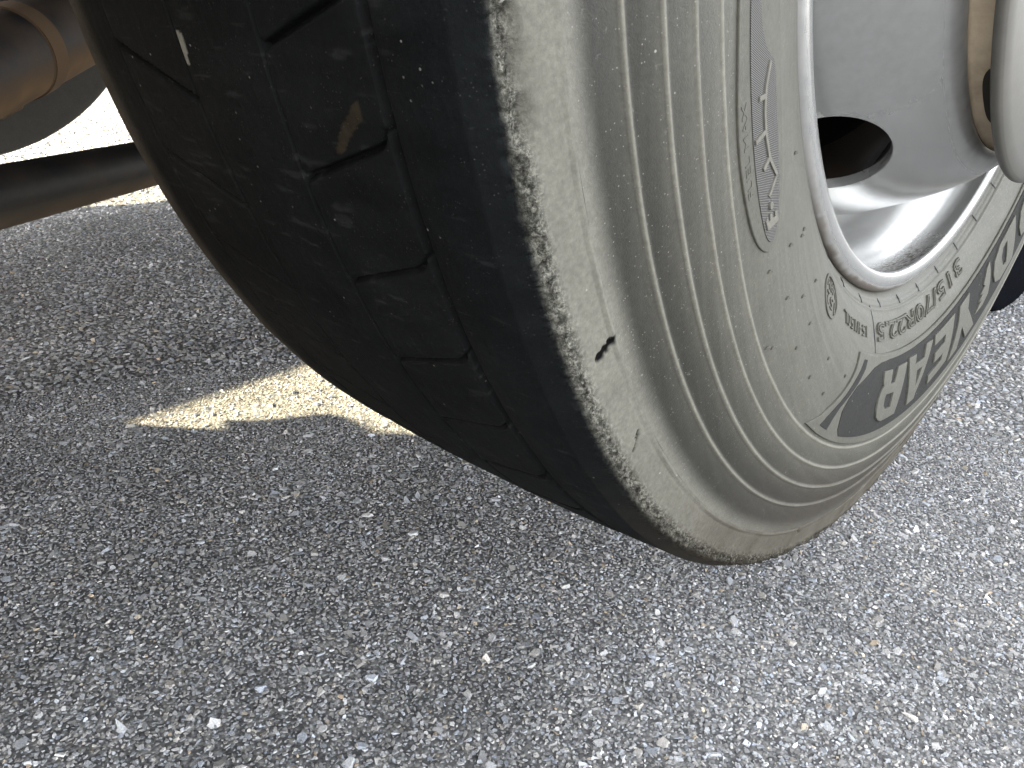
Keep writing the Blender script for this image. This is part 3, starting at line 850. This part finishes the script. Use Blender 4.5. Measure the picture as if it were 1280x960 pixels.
# ---- wheel disc with hand holes
DISC = [(.0545, .2575), (.065, .2560), (.078, .2530), (.090, .2492), (.102, .2445), (.114, .2395), (.126, .2338), (.138, .2274), (.149, .2210), (.158, .2145), (.1645, .2085), (.1690, .2025), (.1705, .1975)]
def disc():
    P = resample(DISC, .003)
    d = np.gradient(P, axis=0); d /= np.linalg.norm(d, axis=1, keepdims=True)
    inner = P + np.c_[d[:, 1], -d[:, 0]] * .007 * np.sign(1)
    # the inside skin lies toward the axle (smaller r, smaller x)
    if inner[len(P) // 2, 1] > P[len(P) // 2, 1]:
        inner = P - np.c_[d[:, 1], -d[:, 0]] * .007
    loop = np.concatenate([P, np.array([(.1695, .1945), (.1660, .1925)]), inner[::-1][3:]])
    T = np.arange(0, 360, 1.5)
    X = np.append(loop[:, 0], loop[0, 0]); R = np.append(loop[:, 1], loop[0, 1])
    nP = len(loop); nT = len(T)
    t = np.radians(T)[:, None]
    V = np.stack([np.tile(loop[:, 0], (nT, 1)), -loop[None, :, 1] * np.cos(t), loop[None, :, 1] * np.sin(t)], -1).reshape(-1, 3)
    i = np.arange(nT)[:, None]; j = np.arange(nP)[None]
    F = np.stack([i * nP + j, i * nP + (j + 1) % nP, ((i + 1) % nT) * nP + (j + 1) % nP, ((i + 1) % nT) * nP + j], -1).reshape(-1, 4)
    me = np_mesh('wheel_disc', V, F)
    bm = bmesh.new(); bm.from_mesh(me); bmesh.ops.recalc_face_normals(bm, faces=bm.faces[:]); bm.to_mesh(me); bm.free()
    o = link_mesh('wheel_disc', me, M_RIM, wheel)
    bm = bmesh.new()
    for k in range(8):
        T0 = math.radians(-43.6 + 45 * k)
        c = Vector((.1075, -.2425 * math.cos(T0), .2425 * math.sin(T0)))
        rad = Vector((0, -math.cos(T0), math.sin(T0)))
        nrm = (Vector((.42, 0, 0)) + rad * .907).normalized()
        tang = Vector((0, math.sin(T0), math.cos(T0)))
        up = nrm.cross(tang)
        r = bmesh.ops.create_cone(bm, cap_ends=True, segments=48, radius1=1, radius2=1, depth=.12)
        Mx = Matrix(((tang.x * .0385, up.x * .0350, nrm.x, c.x), (tang.y * .0385, up.y * .0350, nrm.y, c.y), (tang.z * .0385, up.z * .0350, nrm.z, c.z), (0, 0, 0, 1)))
        bmesh.ops.transform(bm, matrix=Mx, verts=r['verts'])
    bmesh.ops.recalc_face_normals(bm, faces=bm.faces[:])
    mc = bpy.data.meshes.new('cut'); bm.to_mesh(mc); bm.free()
    cut = bpy.data.objects.new('cut', mc); COL.objects.link(cut); cut.parent = wheel
    md = o.modifiers.new('b', 'BOOLEAN'); md.object = cut; md.operation = 'DIFFERENCE'; md.solver = 'EXACT'
    bv = o.modifiers.new('v', 'BEVEL'); bv.width = .0022; bv.segments = 3; bv.limit_method = 'ANGLE'; bv.angle_limit = math.radians(50)
    dg = bpy.context.evaluated_depsgraph_get(); dg.update()
    me2 = bpy.data.meshes.new_from_object(o.evaluated_get(dg))
    o.modifiers.clear(); o.data = me2
    bpy.data.objects.remove(cut)
    for p in me2.polygons: p.use_smooth = True
    me2.set_sharp_from_angle(angle=math.radians(38))
    co = np.empty(len(me2.vertices) * 3); me2.vertices.foreach_get('co', co); co = co.reshape(-1, 3)
    tt = np.degrees(np.arctan2(co[:, 2], -co[:, 1])); x = co[:, 0]
    sc = np.exp(-((tt + 33.0) / 3.2) ** 2) * sstep(.108, .122, x) * sstep(.142, .132, x) * .30
    D = sc * 0
    D = np.maximum(D, sstep(.163, .171, x) * .55 * fbm(tt * .3, x * 200, 18, 3))
    set_col(me2, np.c_[D, D, D], 'Dirt')
disc()

# ---- rusty mounting face, studs, nut ring cover
def hub():
    P = resample([(.1694, .1940), (.1684, .1925), (.1690, .1910), (.1715, .1903), (.1760, .1900), (.1820, .1902), (.1850, .190), (.1855, .187), (.1855, .15), (.1855, .05)], .0012)
    T = np.arange(0, 360, 1.5)
    n = fbm(np.tile(T[:, None] * .5, (1, len(P))), np.tile(P[None, :, 1] * 400, (len(T), 1)), 5, 4) - .5
    V, F = revolve_grid(P[None, :, 0] + n * .0012, P[None, :, 1] + n * .0030 * (P[None, :, 1] > .186), T)
    me = np_mesh('hub_face', V, F)
    o = link_mesh('hub_face', me, M_RUSTY, wheel); o['label'] = 'rusty brown hub face inside the disc edge'
    # dark strips laid on the hub rim, painting the shade of slots
    for k in range(5):
        A = np.arange(-54 + 72 * k, -35 + 72 * k, .8)
        f = np.linspace(-1, 1, len(A))
        w = .0085 * np.sqrt(np.clip(1 - f ** 4, 0, 1)) + .0006
        Pn = np.linspace(0, 1, 5)
        Xs = .1846 - w[:, None] * (1 - Pn[None])
        V, F = revolve_grid(Xs, np.full_like(Xs, .1922), A, closed=False)
        me = np_mesh('slot_shade_strip', V, F)
        link_mesh('slot_shade_strip', me, M_SLOT_SHADE, wheel)
    # cover ring in front of the nuts
    P = resample([(.1860, .2085), (.1862, .2105), (.1880, .2120), (.1905, .2118), (.1925, .2095)], .0008)
    P = np.concatenate([P, resample([(.1925, .2095), (.1955, .190), (.1975, .160), (.1985, .130), (.199, .06), (.199, .0003)], .008)[1:]])
    back = np.array([(.1860, .2085), (.188, .19), (.190, .16), (.191, .08)])
    P = np.concatenate([back[::-1], P[1:]])
    V, F = revolve_grid(P[:, 0], P[:, 1], np.arange(0, 360, 1.0))
    me = np_mesh('nut_cover', V, F); me.set_sharp_from_angle(angle=math.radians(40))
    o = link_mesh('nut_cover', me, M_COVER, wheel); o['label'] = 'plain grey round cover over the wheel nuts'
hub()

# brake drum seen through the hand hole
def drum():
    P = resample([(.05, .150), (.05, .205), (.046, .2075), (-.10, .2080), (-.12, .2)], .01)
    V, F = revolve_grid(P[:, 0], P[:, 1], np.arange(0, 360, 4.0))
    me = np_mesh('brake_drum', V, F)
    link_mesh('brake_drum', me, painted('drum_iron', (.006, .006, .006), .9, 0, (.035, .022, .014), .5, spec=0.0), wheel)
drum()

def barrel_light_blocker():  # disc added to keep light out of the barrel behind the hand holes
    P = resample([(-.095, .06), (-.095, .243), (-.088, .2445)], .01)
    V, F = revolve_grid(P[:, 0], P[:, 1], np.arange(0, 360, 4.0))
    link_mesh('barrel_light_blocker', np_mesh('barrel_light_blocker', V, F), M_DARK, wheel)
barrel_light_blocker()

# a thin hair lying across the flange
bm = bmesh.new()
def rimp(t, r, x): return (x, -r * math.cos(math.radians(t)), r * math.sin(math.radians(t)))
bm_tube(bm, rimp(-11.9, .2990, .1290), rimp(-11.3, .2925, .1336), .00035, .0003, 6)
bm_tube(bm, rimp(-11.3, .2925, .1336), rimp(-10.7, .2880, .1336), .0003, .0001, 6)
bm_obj('flange_hair', bm, M_DARK, wheel)

# ------------------------------------------------------------------ other wheels of the truck
def plain_tyre(parent, x0, side, T_step=2.0, lugs=False, mat=M_FAR):
    prof = [(-.127, .298), (-.142, .32), (-.152, .35), (-.156, .38), (-.155, .41), (-.149, .44), (-.142, .46), (-.135, .483), (-.128, .494), (-.11, .497), (-.05, .5005), (0, .501), (.05, .5005), (.11, .497), (.128, .494), (.135, .483), (.142, .46), (.149, .44), (.155, .41), (.156, .38), (.152, .35), (.142, .32), (.127, .298)]
    P = resample(prof, .006)
    T = np.arange(0, 360, T_step)
    X = np.tile(P[:, 0], (len(T), 1)); R = np.tile(P[:, 1], (len(T), 1)).copy()
    if lugs:
        tr = np.abs(P[:, 0]) < .128
        for c in (-.075, -.025, .025, .075): R[:, np.abs(P[:, 0] - c) < .0062] -= .012
        ph = (T[:, None] + np.abs(P[None, :, 0]) * 30) % 12
        R -= ((ph < 2.4) & tr[None] & (np.abs(P[None, :, 0]) > .03)) * .012
    for c in (.445, .43, .4): R += .0
    V, F = revolve_grid(X + x0, R, T)
    me = np_mesh('tyre', V, F); me.set_sharp_from_angle(angle=math.radians(35))
    link_mesh('tyre', me, mat, parent)
    P = resample([(.128, .298), (.132, .29), (.128, .28), (.10, .272), (.05, .258), (0, .2455), (-.05, .2455), (-.10, .26), (-.13, .298)], .008)
    V, F = revolve_grid(P[:, 0] + x0, P[:, 1], np.arange(0, 360, 4.0))
    me = np_mesh('rim', V, F); set_col(me, np.zeros((len(V), 3)), 'Dirt')
    link_mesh('rim', me, M_RIM, parent)
    P = resample([(side * .05, .258), (side * .09, .235), (side * .12, .21), (side * .125, .15), (side * .13, .02)], .01)
    V, F = revolve_grid(P[:, 0] + x0, P[:, 1], np.arange(0, 360, 6.0))
    me = np_mesh('wheel_disc', V, F); set_col(me, np.zeros((len(V), 3)), 'Dirt')
    link_mesh('wheel_disc', me, M_RIM, parent)

far = empty('wheel', truck, (0, 0, HC)); far['label'] = 'opposite raised wheel across the axle, in shadow'
plain_tyre(far, -2.03, -1)
drive = empty('wheel', truck, (0, 1.31, .479)); drive['label'] = 'dark lugged drive wheel standing on the asphalt behind'
plain_tyre(drive, -.135, 1, 1.0, True, rubber('drive_tyre_rubber', False, False, (.005, .0055, .007), 1.0, spec=.0))
drive2 = empty('wheel', truck, (0, 1.38, .492)); drive2['label'] = 'lugged drive wheel on the far side'
plain_tyre(drive2, -1.90, -1, 2.0, True)

# ------------------------------------------------------------------ running gear
def rod(name, pts, rad, mat, dirt_low=True, seg=40, label=None, bias=-.05):
    """straight tube with dust on its underside and rust runs"""
    p0, p1 = Vector(pts[0]), Vector(pts[1]); d = (p1 - p0).normalized(); L = (p1 - p0).length
    up = Vector((0, 0, 1)); s = d.cross(up).normalized(); u = s.cross(d)
    n = int(L / .01) + 2
    V = []; D = []
    A = np.linspace(0, 2 * PI, seg, endpoint=False)
    for i in range(n):
        c = p0 + d * (L * i / (n - 1))
        for a in A:
            V.append(tuple(c + (s * math.cos(a) + u * math.sin(a)) * rad))
            low = max(0, -math.sin(a) + bias)
            D.append(min(1, low * 1.3) * (.55 + .7 * float(fbm(np.array(i * .35), np.array(a * 2.2), 3))))
    i = np.arange(n - 1)[:, None]; j = np.arange(seg)[None]
    F = np.stack([i * seg + j, i * seg + (j + 1) % seg, (i + 1) * seg + (j + 1) % seg, (i + 1) * seg + j], -1).reshape(-1, 4)
    me = np_mesh(name, np.array(V), F)
    bm = bmesh.new(); bm.from_mesh(me); bmesh.ops.recalc_face_normals(bm, faces=bm.faces[:])
    bmesh.ops.holes_fill(bm, edges=[e_ for e_ in bm.edges if e_.is_boundary]); bm.to_mesh(me); bm.free()
    D = np.clip(np.array(D), 0, 1) if dirt_low else np.zeros(len(V))
    set_col(me, np.c_[D, D, D], 'Dirt')
    o = link_mesh(name, me, mat, truck)
    if label: o['label'] = label
    return o

def lerp(a, b, t): return tuple(a[i] + (b[i] - a[i]) * t for i in range(3))
ra, rb = (-0.6821, -0.1744, 0.3307), (-0.5032, -0.399, 0.3505)
rod('track_rod', (lerp(ra, rb, -3.2), lerp(ra, rb, 2.2)), .0262, M_BLACK, bias=-.1, label='black steel rod with brown dust on its underside')
M_AXLE = painted('dusty_axle_paint', (.012, .012, .014), .6, 0, (.17, .105, .055), .6, attr='Dirt', scale=16)

aa, ab = (-.9654, -.2142, .4256), (-1.1126, -.0237, .4730)
rod('radius_arm', (lerp(aa, ab, -.9), lerp(aa, ab, 3.2)), .058, M_AXLE, bias=.25, label='thick dusty brown and black arm beside the axle')
def arm_bush():
    bm = bmesh.new()
    c = Vector(lerp(aa, ab, -.10)) + Vector((.0, 0, -.012))
    r = bmesh.ops.create_icosphere(bm, subdivisions=5, radius=1)
    for v in r['verts']:
        n = float(fbm(np.array(v.co.x * 2 + 5), np.array(v.co.y * 2 + v.co.z + 5), 9)) - .5
        v.co *= 1 + n * .3
    bmesh.ops.transform(bm, matrix=Matrix.Translation(c) @ Matrix.Diagonal((.04, .05, .05, 1)), verts=r['verts'])
    me = bpy.data.meshes.new('arm_bush'); bm.to_mesh(me); bm.free()
    for p in me.polygons: p.use_smooth = True
    set_col(me, np.full((len(me.vertices), 3), .75), 'Dirt')
    link_mesh('arm_bush', me, M_AXLE, truck)
arm_bush()

def plain(name, boxes, mat, bevel=.006, label=None, dirt=.25):
    bm = bmesh.new()
    for c, s in boxes: bm_box(bm, c, s)
    o = bm_obj(name, bm, mat, truck, 30, bevel)
    set_col(o.data, np.full((len(o.data.vertices), 3), dirt), 'Dirt')
    if label: o['label'] = label
    return o
# axle tube between the raised wheels
bm = bmesh.new(); bm_tube(bm, (-1.95, 0, HC), (-.12, 0, HC), .068, seg=40)
o = bm_obj('axle_beam', bm, M_AXLE, truck, 40); set_col(o.data, np.full((len(o.data.vertices), 3), .5), 'Dirt')
for xx in (-.62, -1.42):
    plain('chassis_rail', [((xx, 2.0, 1.06), (.075, 7.0, .012)), ((xx, 2.0, .79), (.075, 7.0, .012)), ((xx + (.034 if xx > -1 else -.034), 2.0, .925), (.008, 7.0, .256))], M_BLACK, .002)
for y in (.75, 2.0):
    plain('chassis_crossmember', [((-1.02, y, .925), (.72, .10, .2))], M_BLACK, .006)
def mudguard(x0, x1):
    A = np.radians(np.arange(30, 171, 4.0))
    bm = bmesh.new()
    rows = []
    for a in A:
        for r in (.60, .606):
            pass
        rows.append([bm.verts.new((x, -r * math.cos(a), HC + r * math.sin(a))) for x, r in ((x0, .575), (x0, .60), (x1, .60), (x1, .565), (x1 - .004, .565), (x1 - .004, .595), (x0 + .004, .595), (x0 + .004, .575))])
    for a, b in zip(rows[:-1], rows[1:]):
        for j in range(8): bm.faces.new((a[j], a[(j + 1) % 8], b[(j + 1) % 8], b[j]))
    bm.faces.new(rows[0]); bm.faces.new(rows[-1][::-1])
    bmesh.ops.recalc_face_normals(bm, faces=bm.faces[:])
    o = bm_obj('mudguard', bm, M_BLACK, truck, 35)
    set_col(o.data, np.full((len(o.data.vertices), 3), .3), 'Dirt')
mudguard(-.20, .20)
# load body above, and far-side panels added to block and shape the sun
plain('load_body', [((-1.02, 1.5, 2.42), (2.56, 9.0, 2.30))], M_BODY, .02, dirt=.1)
for y in np.arange(.75, 5.9, .6):
    plain('body_floor_beam', [((-1.02, float(y), 1.21), (2.5, .09, .10))], M_BLACK, .006)
plain('far_sun_blocker', [((-2.29, 1.3, .649), (.018, 9.0, .756))], M_BODY, .004)  # added to cast the band of shade under the truck
def shadow_plate():  # unseen plate, lower edge cut to cast the sunlit wedge
    low = [(-3.0, 1.035)] + [(-1.3705, 1.035), (-1.3689, 1.0632), (-1.3649, 1.0892), (-1.3606, 1.1074), (-1.347, 1.1022), (-1.3356, 1.1009), (-1.3348, 1.1113), (-1.3207, 1.1223), (-1.2965, 1.1444), (-1.2789, 1.1619), (-1.2805, 1.1703), (-1.2943, 1.1859), (-1.3245, 1.2093), (-1.319, 1.219), (-1.333, 1.245), (-1.38, 1.2904)]
    poly = low + [(-1.380, 1.45), (-3.0, 1.45)]
    bm = bmesh.new()
    f = bm.faces.new([bm.verts.new((-2.318, y, z)) for y, z in poly])
    r = bmesh.ops.extrude_face_region(bm, geom=[f])
    bmesh.ops.translate(bm, vec=(.012, 0, 0), verts=[v for v in r['geom'] if isinstance(v, bmesh.types.BMVert)])
    bm.verts.ensure_lookup_table()
    bmesh.ops.recalc_face_normals(bm, faces=bm.faces[:])
    o = bm_obj('far_shadow_plate', bm, M_BODY, truck)
shadow_plate()
plain('gap_sun_blocker', [((-2.312, 2.6, 1.18), (.018, 6.8, .4))], M_BODY, .003)  # added out of view to close the sun gap
plain('rear_light_blocker', [((-1.02, -3.02, .80), (2.5, .03, .95))], M_BODY, .004)  # added behind the camera to keep light out from the rear
plain('sky_blocker_box', [((-.375, -1.98, .84), (1.15, 2.06, .84))], M_BLACK, .02)  # added behind the camera to block sky light from tread and ground

# unseen plate and bar added under the frame to sharpen the sunlit wedge
plain('chassis_crossmember', [((-1.02, -.85, .93), (.72, .10, .2))], M_BLACK, .006)
def shadow_drop_plate():  # lower edge shaped to outline the sunlit wedge on the ground
    low = [(-1.15, .342)] + [(-0.6227, 0.3417), (-0.6211, 0.37), (-0.6191, 0.3959), (-0.6159, 0.4115), (-0.6169, 0.418), (-0.6131, 0.4219), (-0.6002, 0.4174), (-0.5857, 0.4076), (-0.5805, 0.4102), (-0.5771, 0.4219), (-0.5708, 0.4291), (-0.5541, 0.4414), (-0.5359, 0.4505), (-0.5271, 0.4609), (-0.531, 0.4686), (-0.5367, 0.4771), (-0.5492, 0.4868), (-0.5792, 0.4998), (-0.5882, 0.5063), (-0.5867, 0.516), (-0.574, 0.5284)]
    poly = low + [(-.56, .90), (-1.15, .90)]
    bm = bmesh.new()
    f = bm.faces.new([bm.verts.new((-1.250, y, z)) for y, z in poly])
    r = bmesh.ops.extrude_face_region(bm, geom=[f])
    bmesh.ops.translate(bm, vec=(-.008, 0, 0), verts=[v for v in r['geom'] if isinstance(v, bmesh.types.BMVert)])
    bmesh.ops.recalc_face_normals(bm, faces=bm.faces[:])
    o = bm_obj('shadow_drop_plate', bm, M_BLACK, truck)
    set_col(o.data, np.full((len(o.data.vertices), 3), .3), 'Dirt')
shadow_drop_plate()
plain('shadow_bar', [((-1.262, -.675, .314), (.024, .95, .062))], M_BLACK, .003)  # unseen bar added to cast the straight edge of the wedge

def clamp_band():
    p0, p1 = Vector(lerp(aa, ab, .10)), Vector(lerp(aa, ab, .24))
    bm = bmesh.new(); bm_tube(bm, p0, p1, .0605, seg=48)
    o = bm_obj('clamp_band', bm, M_AXLE, truck, 40, .002)
    set_col(o.data, np.full((len(o.data.vertices), 3), .7), 'Dirt')
    bm = bmesh.new()
    c = (p0 + p1) / 2 + Vector((.02, -.045, -.035)); d = Vector((.3, -.8, -.5)).normalized()
    bm_tube(bm, c, c + d * .014, .011, .0105, 6); bm_tube(bm, c - d * .004, c + d * .003, .015, seg=20)
    o = bm_obj('clamp_bolt', bm, M_AXLE, truck, 30)
    set_col(o.data, np.full((len(o.data.vertices), 3), .6), 'Dirt')
clamp_band()
